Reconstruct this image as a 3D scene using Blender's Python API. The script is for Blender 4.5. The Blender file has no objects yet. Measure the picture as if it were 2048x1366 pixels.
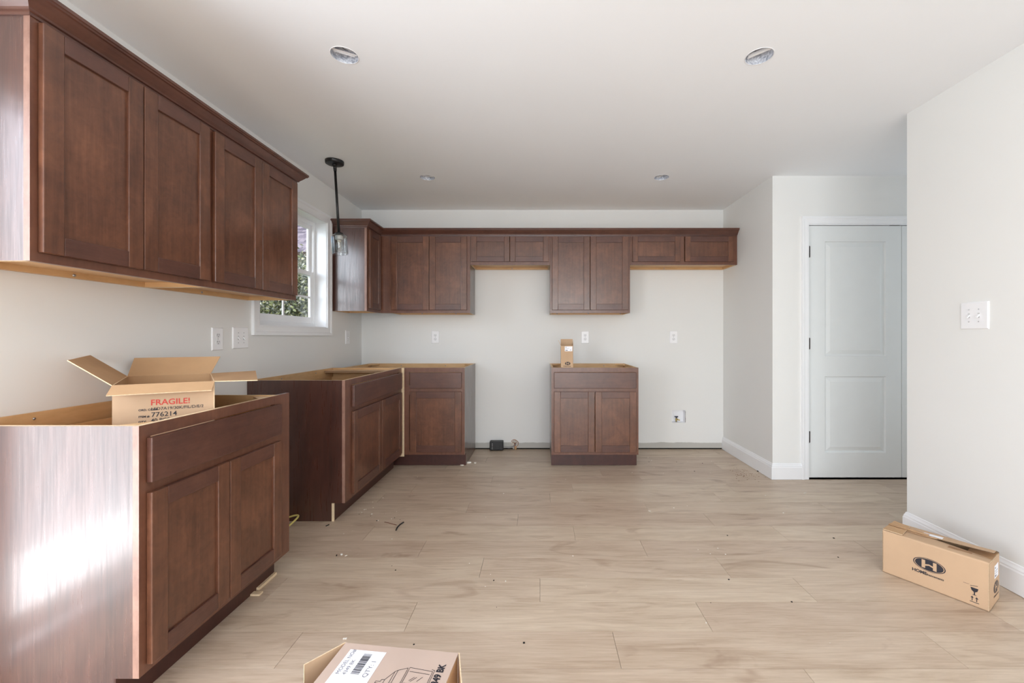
import bpy, bmesh, math, random
from mathutils import Vector, Matrix, noise
random.seed(7)
C = bpy.context.scene.collection
SC = bpy.context.scene
PI = math.pi
# ------------------------------------------------------------------ camera
cam_d = bpy.data.cameras.new('camera'); cam = bpy.data.objects.new('camera', cam_d); C.objects.link(cam)
cam.location = (0, 0, 1.145); cam.rotation_euler = (PI/2, 0, 0)
cam_d.sensor_fit = 'HORIZONTAL'; cam_d.sensor_width = 36; cam_d.lens = 842/2048*36
cam_d.shift_x = -56/2048; cam_d.shift_y = -9/2048; cam_d.clip_start = .02; cam_d.clip_end = 200
SC.camera = cam
# ------------------------------------------------------------------ world, sun, window lights, added fill lights, exposure
W = bpy.data.worlds.new('sky'); SC.world = W; W.use_nodes = True
nt = W.node_tree; nt.nodes.clear()
sky = nt.nodes.new('ShaderNodeTexSky'); sky.sky_type = 'NISHITA'; sky.sun_disc = False
sky.sun_elevation = math.radians(42); sky.sun_rotation = math.radians(180); sky.air_density = 1.0; sky.dust_density = 2.0
bg = nt.nodes.new('ShaderNodeBackground'); bg.inputs[1].default_value = .30
wo = nt.nodes.new('ShaderNodeOutputWorld')
nt.links.new(sky.outputs[0], bg.inputs[0]); nt.links.new(bg.outputs[0], wo.inputs[0])
sd = bpy.data.lights.new('sun', 'SUN'); sun = bpy.data.objects.new('sun', sd); C.objects.link(sun)
sd.energy = 5.0; sd.angle = math.radians(.6); sd.color = (1, .95, .87)
sun.rotation_euler = Vector((.04, .74, -.67)).to_track_quat('-Z', 'Y').to_euler()
def area(name, loc, d, w, h, power, col):
    l = bpy.data.lights.new(name, 'AREA'); l.shape = 'RECTANGLE'; l.size = w; l.size_y = h; l.energy = power; l.color = col
    o = bpy.data.objects.new(name, l); C.objects.link(o); o.location = loc
    o.rotation_euler = Vector(d).to_track_quat('-Z', 'Y').to_euler(); return o
area('patio_door_daylight', (-2.02, .15, 1.16), (1, 0, 0), 1.86, 1.70, 70, (.88, .92, 1))
area('patio_ground_bounce', (-2.02, .15, .19), (1, 0, 0), 1.86, .23, 18, (.92, .96, 1))
area('rear_window_fill', (.15, -3.42, 1.25), (0, 1, 0), 3.0, 2.1, 165, (.83, .915, 1))  # added fill light behind the camera, outside an assumed rear window
area('kitchen_window_daylight', (-2.9, 1.9, 2.0), (.6, .8, -.08), 1.2, 1.2, 44, (.80, .89, 1))
area('hall_fill', (4.05, 2.92, 1.3), (-1, 0, 0), .8, 1.9, 6, (.83, .92, 1))  # added fill light before the closed hall end, brightens door and hall wall
SC.view_settings.view_transform = 'Standard'; SC.view_settings.look = 'None'
SC.view_settings.gamma = 1; SC.view_settings.use_curve_mapping = False; SC.view_settings.exposure = -0.09
cy = SC.cycles
cy.use_denoising = True; cy.max_bounces = 10; cy.diffuse_bounces = 7; cy.glossy_bounces = 4
cy.transparent_max_bounces = 16; cy.sample_clamp_indirect = 6; cy.caustics_refractive = False; cy.caustics_reflective = False

# ------------------------------------------------------------------ materials
def srgb(r, g, b):
    f = lambda c: (c/255/12.92) if c/255 <= .04045 else ((c/255+.055)/1.055)**2.4
    return (f(r), f(g), f(b), 1)
class Mat:
    def __init__(s, name, rough=.5, metal=0, coat=0, spec=.5):
        s.m = bpy.data.materials.new(name); s.m.use_nodes = True; s.nt = s.m.node_tree; s.nt.nodes.clear()
        s.out = s.n('ShaderNodeOutputMaterial'); s.p = s.n('ShaderNodeBsdfPrincipled')
        s.l(s.p.outputs[0], s.out.inputs[0])
        s.p.inputs['Roughness'].default_value = rough; s.p.inputs['Metallic'].default_value = metal
        s.p.inputs['Coat Weight'].default_value = coat; s.p.inputs['Specular IOR Level'].default_value = spec
    def n(s, t, **k):
        x = s.nt.nodes.new(t)
        for a, b in k.items(): setattr(x, a, b)
        return x
    def l(s, a, b): s.nt.links.new(a, b)
    def coords(s, scale, rand=True):
        tc = s.n('ShaderNodeTexCoord'); mp = s.n('ShaderNodeMapping'); mp.inputs['Scale'].default_value = scale
        if rand:
            oi = s.n('ShaderNodeObjectInfo'); m = s.n('ShaderNodeMath', operation='MULTIPLY'); m.inputs[1].default_value = 37
            s.l(oi.outputs['Random'], m.inputs[0]); va = s.n('ShaderNodeVectorMath', operation='ADD')
            s.l(tc.outputs['Object'], va.inputs[0]); s.l(m.outputs[0], va.inputs[1]); s.l(va.outputs[0], mp.inputs[0])
        else: s.l(tc.outputs['Object'], mp.inputs[0])
        return mp.outputs[0]
    def noise(s, vec, scale, detail=4, rough=.55, dist=0):
        x = s.n('ShaderNodeTexNoise'); x.inputs['Scale'].default_value = scale; x.inputs['Detail'].default_value = detail
        x.inputs['Roughness'].default_value = rough; x.inputs['Distortion'].default_value = dist
        s.l(vec, x.inputs['Vector']); return x.outputs['Fac']
    def ramp(s, fac, stops):
        r = s.n('ShaderNodeValToRGB'); e = r.color_ramp.elements
        while len(e) < len(stops): e.new(.5)
        for i, (p, c) in enumerate(stops): e[i].position = p; e[i].color = c
        s.l(fac, r.inputs[0]); return r.outputs[0]
    def mix(s, a, b, f, mode='MIX'):
        x = s.n('ShaderNodeMix', data_type='RGBA', blend_type=mode)
        for v, i in ((a, 6), (b, 7)):
            if isinstance(v, tuple): x.inputs[i].default_value = v
            else: s.l(v, x.inputs[i])
        if isinstance(f, (int, float)): x.inputs[0].default_value = f
        else: s.l(f, x.inputs[0])
        return x.outputs[2]
    def base(s, c):
        if isinstance(c, tuple): s.p.inputs['Base Color'].default_value = c
        else: s.l(c, s.p.inputs['Base Color'])
    def bump(s, fac, strength, dist=.001):
        b = s.n('ShaderNodeBump'); b.inputs['Strength'].default_value = strength; b.inputs['Distance'].default_value = dist
        s.l(fac, b.inputs['Height']); s.l(b.outputs[0], s.p.inputs['Normal'])
def plain(name, col, rough=.5, metal=0, var=.06, scale=9, coat=0, bump=0):
    m = Mat(name, rough, metal, coat); v = m.coords((1, 1, 1)); f = m.noise(v, scale)
    lo = tuple(x*(1-var) for x in col[:3])+(1,); hi = tuple(min(1, x*(1+var)) for x in col[:3])+(1,)
    m.base(m.ramp(f, [(.3, lo), (.7, hi)]))
    if bump: m.bump(m.noise(v, 260, 2), bump)
    return m.m
def stained(name, sc, dark, mid, light, rough=.33, coat=.25, stripe=.35, blot=1.0):
    m = Mat(name, rough, 0, coat); m.p.inputs['Coat Roughness'].default_value = .22
    v = m.coords((1, 1, 1)); g = m.coords(sc)
    blotch = m.noise(v, 5.5, 4, .6, .6); fine = m.noise(g, 60, 5, .65, .3); mott = m.noise(v, 24, 3, .6, 1.2)
    c = m.ramp(blotch, [(.25, dark), (.5, mid), (.78, light)])
    c2 = m.ramp(fine, [(.3, dark), (.7, light)])
    c = m.mix(c, c2, stripe); c = m.mix(c, m.ramp(mott, [(.3, dark), (.7, light)]), .18*blot)
    m.base(c); m.bump(fine, .06, .0006); return m.m
D, M_, L_ = srgb(60, 34, 25), srgb(92, 57, 41), srgb(134, 88, 64)
wood_v = stained('stained_maple', (1, 1, .06), D, M_, L_, .3, .3)
wood_h = stained('stained_maple_crossgrain', (.06, .06, 1), srgb(62, 36, 30), srgb(84, 51, 42), srgb(110, 72, 57))
wood_f = stained('stained_maple_frame', (1, 1, .06), srgb(80, 46, 34), srgb(102, 63, 47), srgb(126, 84, 63))
def veneer_mat():
    m = Mat('printed_veneer', .30, 0, .5, .8); m.p.inputs['Coat Roughness'].default_value = .17
    g = m.coords((1, 1, .035), False); w = m.coords((1, 1, .25), False)
    band = m.n('ShaderNodeTexVoronoi', feature='F1'); band.inputs['Scale'].default_value = 9; m.l(m.coords((1, 1, 0), False), band.inputs['Vector'])
    fine = m.noise(g, 110, 5, .7, .4)
    wave = m.n('ShaderNodeTexWave', wave_type='BANDS', bands_direction='DIAGONAL'); wave.inputs['Scale'].default_value = 8
    wave.inputs['Distortion'].default_value = 9; wave.inputs['Detail'].default_value = 3; wave.inputs['Detail Scale'].default_value = 1.3; m.l(w, wave.inputs['Vector'])
    c = m.ramp(fine, [(.3, srgb(44, 24, 20)), (.7, srgb(98, 58, 44))])
    c = m.mix(c, m.ramp(wave.outputs['Fac'], [(.1, srgb(48, 26, 22)), (.9, srgb(80, 48, 39))]), .4)
    c = m.mix(c, m.ramp(band.outputs['Distance'], [(.1, srgb(50, 28, 24)), (.6, srgb(80, 48, 40))]), .35)
    m.base(c); m.bump(fine, .07, .0006)
    m.l(m.ramp(fine, [(.3, (.40,)*3+(1,)), (.7, (.24,)*3+(1,))]), m.p.inputs['Roughness']); m.l(m.ramp(fine, [(.3, (.30,)*3+(1,)), (.7, (.62,)*3+(1,))]), m.p.inputs['Coat Weight']); return m.m
veneer = veneer_mat()
frame_edge = stained('frame_edge_reflection', (1, 1, .3), srgb(112, 78, 66), srgb(140, 104, 90), srgb(168, 134, 118), .4, .2)  # paler stain paints the reflection on the frame's side faces into the colour
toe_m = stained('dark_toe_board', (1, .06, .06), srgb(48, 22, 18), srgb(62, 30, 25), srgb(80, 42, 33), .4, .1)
def ply_mat():
    m = Mat('maple_plywood', .45); g = m.coords((.2, .2, 1))
    f = m.noise(g, 40, 4, .6, .5); b = m.noise(m.coords((1, 1, 1)), 4, 3)
    m.base(m.mix(m.ramp(f, [(.3, srgb(198, 156, 108)), (.7, srgb(220, 182, 134))]), m.ramp(b, [(.3, srgb(190, 148, 100)), (.7, srgb(224, 188, 142))]), .4)); return m.m
ply = ply_mat()
raw = plain('raw_wood_edge', srgb(224, 200, 165), .7, var=.1, scale=60)
chip = plain('particle_board', srgb(150, 120, 90), .9, var=.35, scale=400)
def wall_mat(name, col, strip=False):
    m = Mat(name, .6, spec=.3); v = m.coords((1, 1, 1), False); n = m.noise(v, 1.2, 3)
    a = tuple(x*.985 for x in col[:3])+(1,)
    c = m.ramp(n, [(.35, a), (.65, col)])
    if strip:
        tc = m.n('ShaderNodeTexCoord'); sp = m.n('ShaderNodeSeparateXYZ'); m.l(tc.outputs['Object'], sp.inputs[0])
        en = m.noise(m.coords((1, 1, .2), False), 6, 5); ad = m.n('ShaderNodeMath', operation='MULTIPLY_ADD'); m.l(en, ad.inputs[0]); ad.inputs[1].default_value = .03; m.l(sp.outputs[2], ad.inputs[2])
        c = m.mix(m.mix(srgb(176, 174, 168), srgb(190, 188, 182), n), c, m.ramp(ad.outputs[0], [(.078, (0, 0, 0, 1)), (.086, (1, 1, 1, 1))]))
    m.base(c); m.bump(m.noise(v, 420, 2), .05, .0006); return m.m
paint = wall_mat('wall_paint', srgb(231, 231, 229)); paint_back = wall_mat('wall_paint_with_bare_drywall_foot', srgb(228, 228, 226), True)
ceil_m = wall_mat('ceiling_paint', srgb(240, 242, 245))
trim_m = plain('gloss_white_trim', srgb(238, 239, 241), .32, var=.01)
door_m = plain('white_door_paint', srgb(226, 229, 229), .4, var=.01)
plast = plain('white_plastic', srgb(240, 240, 242), .3, var=.01)
vinyl = plain('white_vinyl', srgb(243, 244, 246), .35, var=.01)
black = plain('matte_black_metal', srgb(30, 28, 28), .4, .3, var=.1)
blackp = plain('black_plastic', srgb(24, 24, 26), .38, var=.1)
darkm = plain('dark_gap', srgb(22, 20, 19), .9, var=.1)
steel = plain('screw_steel', srgb(170, 170, 172), .3, .9, var=.1)
bronze = plain('hinge_bronze', srgb(52, 46, 44), .4, .6, var=.1)
def galv_mat():
    m = Mat('galvanised_sheet', .4, .15); v = m.coords((1, 1, 1)); n = m.noise(v, 55, 3, .7, 1)
    m.base(m.ramp(n, [(.35, srgb(150, 156, 170)), (.65, srgb(240, 243, 250))])); return m.m
galv = galv_mat()
card = plain('corrugated_card', srgb(194, 163, 132), .8, var=.05, scale=5, bump=.05)
card_in = plain('corrugated_card_inside', srgb(188, 152, 114), .85, var=.06, scale=7, bump=.05)
card_pink = plain('corrugated_card_greyish', srgb(192, 170, 156), .75, var=.04, scale=5, bump=.05)
card_edge = plain('card_torn_edge', srgb(222, 198, 164), .9, var=.15, scale=150)
paper = plain('label_paper', srgb(240, 241, 246), .5, var=.01)
ink = plain('black_print', srgb(38, 36, 44), .6, var=.05)
inkg = plain('grey_print', srgb(110, 108, 122), .6, var=.05)
inkr = plain('red_print', srgb(196, 54, 42), .6, var=.05)
tape_m = plain('brown_packing_tape', srgb(190, 146, 98), .25, var=.08)
copper = plain('copper_wire', srgb(176, 116, 78), .4, .7)
brass = plain('brass_fitting', srgb(190, 170, 110), .35, .7)
yellow = plain('yellow_cable_jacket', srgb(214, 200, 120), .45)
def glass_mat(name, tint, gl=.09):
    m = Mat(name); m.nt.nodes.remove(m.p)
    t = m.n('ShaderNodeBsdfTransparent'); t.inputs[0].default_value = tint; g = m.n('ShaderNodeBsdfGlossy'); g.inputs['Roughness'].default_value = .02
    lw = m.n('ShaderNodeLayerWeight'); lw.inputs[0].default_value = .5; pw = m.n('ShaderNodeMath', operation='POWER'); pw.inputs[1].default_value = 4
    m.l(lw.outputs['Facing'], pw.inputs[0]); fr = m.n('ShaderNodeMath', operation='MULTIPLY_ADD'); m.l(pw.outputs[0], fr.inputs[0]); fr.inputs[1].default_value = gl*5; fr.inputs[2].default_value = gl*.28; mx = m.n('ShaderNodeMixShader')
    m.l(fr.outputs[0], mx.inputs[0]); m.l(t.outputs[0], mx.inputs[1]); m.l(g.outputs[0], mx.inputs[2]); m.l(mx.outputs[0], m.out.inputs[0]); return m.m
pane_m = glass_mat('window_glass', (.97, .98, .98, 1))
bulb_m = glass_mat('clear_glass', (.90, .91, .91, 1), .24)
def floor_mat():
    m = Mat('oak_laminate', .36, spec=.45); v = m.coords((.16, 1, 1)); v2 = m.coords((.05, 1, 1)); v3 = m.coords((.35, 1.2, 1))
    oi = m.n('ShaderNodeObjectInfo')
    g = m.noise(v, 15, 6, .62, .7); f = m.noise(v2, 110, 5, .7); k = m.noise(v3, 5, 3, .6, 1.6)
    c = m.ramp(g, [(.28, srgb(168, 147, 126)), (.5, srgb(203, 187, 168)), (.72, srgb(218, 205, 189))])
    c = m.mix(c, m.ramp(f, [(.3, srgb(176, 157, 137)), (.7, srgb(223, 210, 195))]), .45)
    c = m.mix(c, srgb(150, 126, 106), m.ramp(k, [(.60, (0, 0, 0, 1)), (.78, (.8, .8, .8, 1))]))
    c = m.mix(c, m.ramp(oi.outputs['Random'], [(0, srgb(240, 232, 226)), (1, srgb(255, 252, 246))]), 1.0, 'MULTIPLY')
    m.base(c); m.bump(f, .05, .0005)
    m.l(m.ramp(g, [(.3, (.42,)*3+(1,)), (.7, (.32,)*3+(1,))]), m.p.inputs['Roughness']); return m.m
floor_m = floor_mat()

# ------------------------------------------------------------------ mesh helpers
def link(name, bm, mats, parent=None, smooth=False, mw=None):
    me = bpy.data.meshes.new(name)
    bmesh.ops.recalc_face_normals(bm, faces=bm.faces[:]) if mw is None else None
    bm.to_mesh(me); bm.free()
    for m in (mats if isinstance(mats, (list, tuple)) else [mats]): me.materials.append(m)
    if smooth:
        for p in me.polygons: p.use_smooth = True
    o = bpy.data.objects.new(name, me); C.objects.link(o)
    if parent: o.parent = parent
    return o
def bx(bm, x0, x1, y0, y1, z0, z1, mi=0, bev=0):
    if x0 > x1: x0, x1 = x1, x0
    if y0 > y1: y0, y1 = y1, y0
    v = [bm.verts.new((x, y, z)) for x in (x0, x1) for y in (y0, y1) for z in (z0, z1)]
    fs = [bm.faces.new([v[i] for i in f]) for f in ((0, 1, 3, 2), (4, 6, 7, 5), (0, 4, 5, 1), (2, 3, 7, 6), (0, 2, 6, 4), (1, 5, 7, 3))]
    for f in fs: f.material_index = mi
    if bev:
        es = list({e for f in fs for e in f.edges})
        r = bmesh.ops.bevel(bm, geom=es, offset=bev, segments=2, profile=.5, affect='EDGES')
        for f in r['faces']: f.material_index = mi
    return fs
def box(name, dims, mats, parent=None, bev=0, mi=0):
    bm = bmesh.new(); bx(bm, *dims, mi=mi, bev=bev); return link(name, bm, mats, parent)
def boxes(name, lst, mats, parent=None, bev=0):
    bm = bmesh.new()
    for d in lst: bx(bm, *d[:6], mi=d[6] if len(d) > 6 else 0, bev=bev)
    return link(name, bm, mats, parent)
def poly_prism(bm, pts, d, mi=0, cap=None):
    """closed polygon pts (3D) extruded by vector d"""
    d = Vector(d); a = [bm.verts.new(p) for p in pts]; b = [bm.verts.new(Vector(p)+d) for p in pts]; n = len(pts)
    fs = [bm.faces.new(a), bm.faces.new(b[::-1])]
    for i in range(n): fs.append(bm.faces.new((a[i], a[(i+1) % n], b[(i+1) % n], b[i])))
    for f in fs: f.material_index = mi
    if cap is not None: fs[0].material_index = fs[1].material_index = cap
    return fs
def lathe(bm, prof, seg=32, org=(0, 0, 0), mi=0, closed=False):
    rings = []
    for r, z in prof:
        rings.append([bm.verts.new((org[0]+r*math.cos(2*PI*k/seg), org[1]+r*math.sin(2*PI*k/seg), org[2]+z)) for k in range(seg)] if r > 1e-6 else [bm.verts.new((org[0], org[1], org[2]+z))])
    for a, b in zip(rings, rings[1:]+([rings[0]] if closed else [])):
        for k in range(seg):
            q = [a[k % len(a)], a[(k+1) % len(a)], b[(k+1) % len(b)], b[k % len(b)]]
            q2 = []
            for x in q:
                if x not in q2: q2.append(x)
            if len(q2) > 2:
                f = bm.faces.new(q2); f.material_index = mi; f.smooth = True
def tube(bm, pts, r, seg=8, mi=0, cap=True):
    pts = [Vector(p) for p in pts]; rings = []; up = None
    for i, p in enumerate(pts):
        t = (pts[min(i+1, len(pts)-1)]-pts[max(i-1, 0)]).normalized()
        if up is None: up = Vector((0, 0, 1)) if abs(t.z) < .9 else Vector((1, 0, 0))
        s = t.cross(up).normalized(); up = s.cross(t).normalized()
        rr = r[i] if isinstance(r, (list, tuple)) else r
        rings.append([bm.verts.new(p+rr*(math.cos(2*PI*k/seg)*s+math.sin(2*PI*k/seg)*up)) for k in range(seg)])
    for a, b in zip(rings, rings[1:]):
        for k in range(seg):
            f = bm.faces.new((a[k], a[(k+1) % seg], b[(k+1) % seg], b[k])); f.smooth = True; f.material_index = mi
    if cap:
        for g in (rings[0], rings[-1][::-1]): bm.faces.new(g).material_index = mi
def spline(pts, n=8):
    P = [Vector(p) for p in pts]; P = [P[0]]+P+[P[-1]]; out = []
    for i in range(1, len(P)-2):
        for k in range(n):
            t = k/n; a, b, c, d = P[i-1:i+3]
            out.append(.5*((2*b)+(c-a)*t+(2*a-5*b+4*c-d)*t*t+(3*b-a-3*c+d)*t**3))
    return out+[P[-2]]
def tag(o, label=None, cat=None, group=None, kind=None):
    if label: o['label'] = label
    if cat: o['category'] = cat
    if group: o['group'] = group
    if kind: o['kind'] = kind
    return o
def thing(name, label, cat, loc=(0, 0, 0), rz=0, group=None):
    o = bpy.data.objects.new(name, None); C.objects.link(o); o.location = loc; o.rotation_euler = (0, 0, rz); o.empty_display_size = .1
    return tag(o, label, cat, group)
def struct(name, loc=(0, 0, 0), rz=0):
    o = bpy.data.objects.new(name, None); C.objects.link(o); o.location = loc; o.rotation_euler = (0, 0, rz); o['kind'] = 'structure'; return o
def text(parent, body, size, loc, xd, yd, mat, align='LEFT', sx=1.0, name='lettering', bold=0):
    cu = bpy.data.curves.new(name, 'FONT'); cu.body = body; cu.size = size; cu.align_x = align; cu.offset = bold; cu.resolution_u = 3
    cu.materials.append(mat); o = bpy.data.objects.new(name, cu); C.objects.link(o); o.parent = parent
    x = Vector(xd).normalized(); y = Vector(yd).normalized(); z = x.cross(y)
    bpy.context.view_layer.update(); me = bpy.data.meshes.new_from_object(o.evaluated_get(bpy.context.evaluated_depsgraph_get()))
    bpy.data.objects.remove(o); me.transform(Matrix.Translation(loc) @ Matrix((x*sx, y, z)).transposed().to_4x4())
    o = bpy.data.objects.new(name, me); C.objects.link(o); o.parent = parent; return o
def flat(bm, pts, th, mi=0):
    """flat polygon (list of 3D pts) given real thickness th along its normal"""
    p = [Vector(q) for q in pts]; n = (p[1]-p[0]).cross(p[2]-p[1]).normalized(); return poly_prism(bm, p, n*th, mi)

# ------------------------------------------------------------------ room shell
XL, YB, ZC = -1.82, 4.296, 2.441
XR, YD, XP, YP = 1.87, 3.386, 2.133, 2.447
TOP = 2.75
bm = bmesh.new()
def wall_open(bm, fixed0, fixed1, axis, a0, a1, opens):
    """wall slab between fixed0..fixed1, running a0..a1 along the other axis, with openings (s0,s1,z0,z1)"""
    def put(s0, s1, z0, z1):
        if s1-s0 < 1e-6 or z1-z0 < 1e-6: return
        if axis == 'y': bx(bm, fixed0, fixed1, s0, s1, z0, z1)
        else: bx(bm, s0, s1, fixed0, fixed1, z0, z1)
    s = a0
    for (s0, s1, z0, z1) in sorted(opens):
        put(s, s0, -.02, TOP); put(s0, s1, -.02, z0); put(s0, s1, z1, TOP); s = s1
    put(s, a1, -.02, TOP)
WY0, WY1, WZ0, WZ1 = 2.722, 3.590, 1.223, 2.118
wall_open(bm, XL-.14, XL, 'y', -3.4, YB+.13, [(-.80, 1.10, 0, 2.03), (WY0, WY1, WZ0, WZ1)])
w = link('wall_left', bm, paint); w['kind'] = 'structure'
bm = bmesh.new()   # back wall: board starts 14 mm above the floor, a water box opening on the right
VX0, VX1, VZ0, VZ1 = 1.345, 1.485, .268, .400
for d in ((XL, VX0, .013, TOP), (VX1, XR+.14, .013, TOP), (VX0, VX1, .013, VZ0), (VX0, VX1, VZ1, TOP)):
    bx(bm, d[0], d[1], YB, YB+.013, d[2], d[3])
bx(bm, XL, VX0-.02, YB+.013, YB+.13, -.02, TOP, 1); bx(bm, VX1+.02, XR+.14, YB+.013, YB+.13, -.02, TOP, 1)
bx(bm, VX0-.02, VX1+.02, YB+.095, YB+.13, -.02, TOP, 1); bx(bm, VX0-.02, VX1+.02, YB+.013, YB+.095, -.02, VZ0-.02, 1); bx(bm, VX0-.02, VX1+.02, YB+.013, YB+.095, VZ1+.02, TOP, 1)
w = link('wall_back', bm, [paint_back, darkm]); w['kind'] = 'structure'
w = box('wall_right', (XR, XR+.13, YD, YB, -.02, TOP), paint); w['kind'] = 'structure'
DX0, DX1 = 2.158, 3.700
bm = bmesh.new(); wall_open(bm, YD, YD+.12, 'x', XR+.13, 4.1, [(DX0, DX1, 0, 2.052)])
w = link('wall_hall', bm, paint); w['kind'] = 'structure'
boxes('wall_partition', [(XP, XP+.12, -3.4, YP, -.02, TOP), (XP+.12, 4.1, YP-.12, YP, -.02, TOP)], paint)['kind'] = 'structure'
box('wall_hall_end', (4.1, 4.2, YP-.12, YD+.12, -.02, TOP), paint)['kind'] = 'structure'
bm = bmesh.new(); wall_open(bm, -3.4, -3.25, 'x', XL, XP, [(-1.35, 1.65, .2, 2.3)])
link('wall_rear', bm, paint)['kind'] = 'structure'
box('wall_closet_back', (XR+.13, 4.1, YD+.75, YD+.8, -.02, TOP), paint)['kind'] = 'structure'
# ceiling sheet with four round cut-outs, slab above
CANS = [(-.90, 1.938), (1.013, 1.945), (-.914, 3.42), (.987, 3.42)]
CR = .060
bm = bmesh.new(); hs = .12
xs = sorted({XL, 4.1} | {c[0]+s*hs for c in CANS for s in (-1, 1)}); ys = sorted({-3.3, YB} | {c[1]+s*hs for c in CANS for s in (-1, 1)})
holes = set()
for cx_, cy_ in CANS:
    holes.add((cx_, cy_))
def strip(x0, x1, y0, y1): 
    v = [bm.verts.new(p) for p in ((x0, y0, ZC), (x0, y1, ZC), (x1, y1, ZC), (x1, y0, ZC))]; bm.faces.new(v)
bands = [(-3.3, 1.80), (1.80, 2.08), (2.08, 3.30), (3.30, 3.54), (3.54, YB)]
for i, (a, b) in enumerate(bands):
    hh = [c for c in CANS if a < c[1] < b]
    if not hh: strip(XL, 4.1, a, b); continue
    x = XL
    for cx_, cy_ in sorted(hh):
        strip(x, cx_-hs, a, b); x = cx_+hs
        n = 32; out = []; inn = []
        for k in range(n):
            t = 2*PI*(k+.5)/n; c_, s_ = math.cos(t), math.sin(t)
            sx = hs/abs(c_); sy = ((b-cy_) if s_ > 0 else (cy_-a))/abs(s_); rr = min(sx, sy)
            out.append(bm.verts.new((cx_+rr*c_, cy_+rr*s_, ZC))); inn.append((c_, s_))
        ring = [bm.verts.new((cx_+CR*c_, cy_+CR*s_, ZC)) for c_, s_ in inn]; ring2 = [bm.verts.new((cx_+CR*c_, cy_+CR*s_, ZC+.013)) for c_, s_ in inn]
        corners = {}
        for sxn in (-1, 1):
            for syn in (-1, 1): corners[(sxn, syn)] = bm.verts.new((cx_+sxn*hs, b if syn > 0 else a, ZC))
        for k in range(n):
            k2 = (k+1) % n; bm.faces.new((out[k], out[k2], ring[k2], ring[k])); bm.faces.new((ring[k], ring[k2], ring2[k2], ring2[k]))
            A, B = out[k].co, out[k2].co
            if abs(A.x-B.x) > 1e-5 and abs(A.y-B.y) > 1e-5:
                cc = corners[(1 if (A.x+B.x)/2 > cx_ else -1, 1 if (A.y+B.y)/2 > cy_ else -1)]; bm.faces.new((out[k], cc, out[k2]))
    strip(x, 4.1, a, b)
bx(bm, XL-.14, 4.2, -3.4, YB+.13, TOP, TOP+.05)
link('ceiling', bm, ceil_m)['kind'] = 'structure'
# floor slab and planks
fl = boxes('floor', [(XL, 4.1, -3.3, YB+.013, -.03, -.007)], darkm); fl['kind'] = 'structure'
PW, PL = .183, 1.20
known = {1.27: .909, 1.4535: .281, 1.637: -.529, 1.825: 0.0, 2.009: -.29, 2.185: .562, 2.368: .20, 2.551: -.14, 2.734: .717}
def plank(x0, x1, y0, y1):
    bm = bmesh.new(); g = .0006; cx_, cy_ = (x0+x1)/2, (y0+y1)/2
    a, b = x0-cx_+g, x1-cx_-g; c, d = y0-cy_+g, y1-cy_-g; e = .00025
    lo = [bm.verts.new(p) for p in ((a, c, -.0065), (b, c, -.0065), (b, d, -.0065), (a, d, -.0065))]
    mi = [bm.verts.new(p) for p in ((a, c, -e), (b, c, -e), (b, d, -e), (a, d, -e))]
    hi = [bm.verts.new(p) for p in ((a+e, c+e, 0), (b-e, c+e, 0), (b-e, d-e, 0), (a+e, d-e, 0))]
    bm.faces.new(hi)
    for r, s in ((lo, mi), (mi, hi)):
        for k in range(4): bm.faces.new((r[k], r[(k+1) % 4], s[(k+1) % 4], s[k]))
    o = link('plank', bm, floor_m, fl); o.location = (cx_, cy_, 0)
rows = [1.4535+PW*k for k in range(-26, 17)]
for y0 in rows:
    y1 = y0+PW; y0c, y1c = max(y0, -3.25), min(y1, YB+.01)
    if y1c-y0c < .01: continue
    off = next((v for k, v in known.items() if abs(k-y0) < .02), random.uniform(0, PL))
    mid = (y0+y1)/2
    segs = [(XL, XP, y0c, y1c)]
    if y1c > YP and y0c < YD: segs = [(XL, 4.1 if y0c > YP-.1 else XP, y0c, y1c)]
    if y0c < YD < y1c: segs = [(XL, XR+.005, y0c, y1c), (XR+.005, 4.1, y0c, YD+.05)]
    elif y0c >= YD: segs = [(XL, XR, y0c, y1c)]
    if y0c < YP < y1c: segs = [(XL, XP, y0c, y1c), (XP, 4.1, YP, y1c)]
    for (a, b, c, d) in segs:
        x = a; k = math.floor((a-off)/PL)+1
        while x < b-1e-4:
            nx = min(b, off+k*PL); k += 1
            if nx-x > .03: plank(x, nx, c, d); x = nx
            elif nx >= b: break
# baseboards
def sweep(name, path, prof, mats, closed=False, parent=None, z0=0):
    """prof: list of (outward offset, z); path 2D points, outward = right of travel"""
    P = [Vector(p) for p in path]; bm = bmesh.new(); rings = []
    for i, p in enumerate(P):
        ns = []
        if i > 0: t = (P[i]-P[i-1]).normalized(); ns.append(Vector((t.y, -t.x)))
        if i < len(P)-1: t = (P[i+1]-P[i]).normalized(); ns.append(Vector((t.y, -t.x)))
        n = ns[0] if len(ns) == 1 else (ns[0]+ns[1])/(1+ns[0].dot(ns[1]))
        rings.append([bm.verts.new((p.x+n.x*o, p.y+n.y*o, z0+z)) for o, z in prof])
    m = len(prof)
    for a, b in zip(rings, rings[1:]):
        for k in range(m): bm.faces.new((a[k], a[(k+1) % m], b[(k+1) % m], b[k]))
    bm.faces.new(rings[0]); bm.faces.new(rings[-1][::-1])
    return link(name, bm, mats, parent)
BB = [(0, .002), (.014, .002), (.014, .098), (.011, .104), (.011, .110), (.006, .120), (.004, .128), (0, .130)]
sweep('baseboard_right', [(XR, YB), (XR, YD), (2.100, YD)], [(-0+o, z) for o, z in BB], trim_m)['kind'] = 'structure'
sweep('baseboard_partition', [(4.1, YP), (XP, YP), (XP, -3.25)], BB, trim_m)['kind'] = 'structure'

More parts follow.
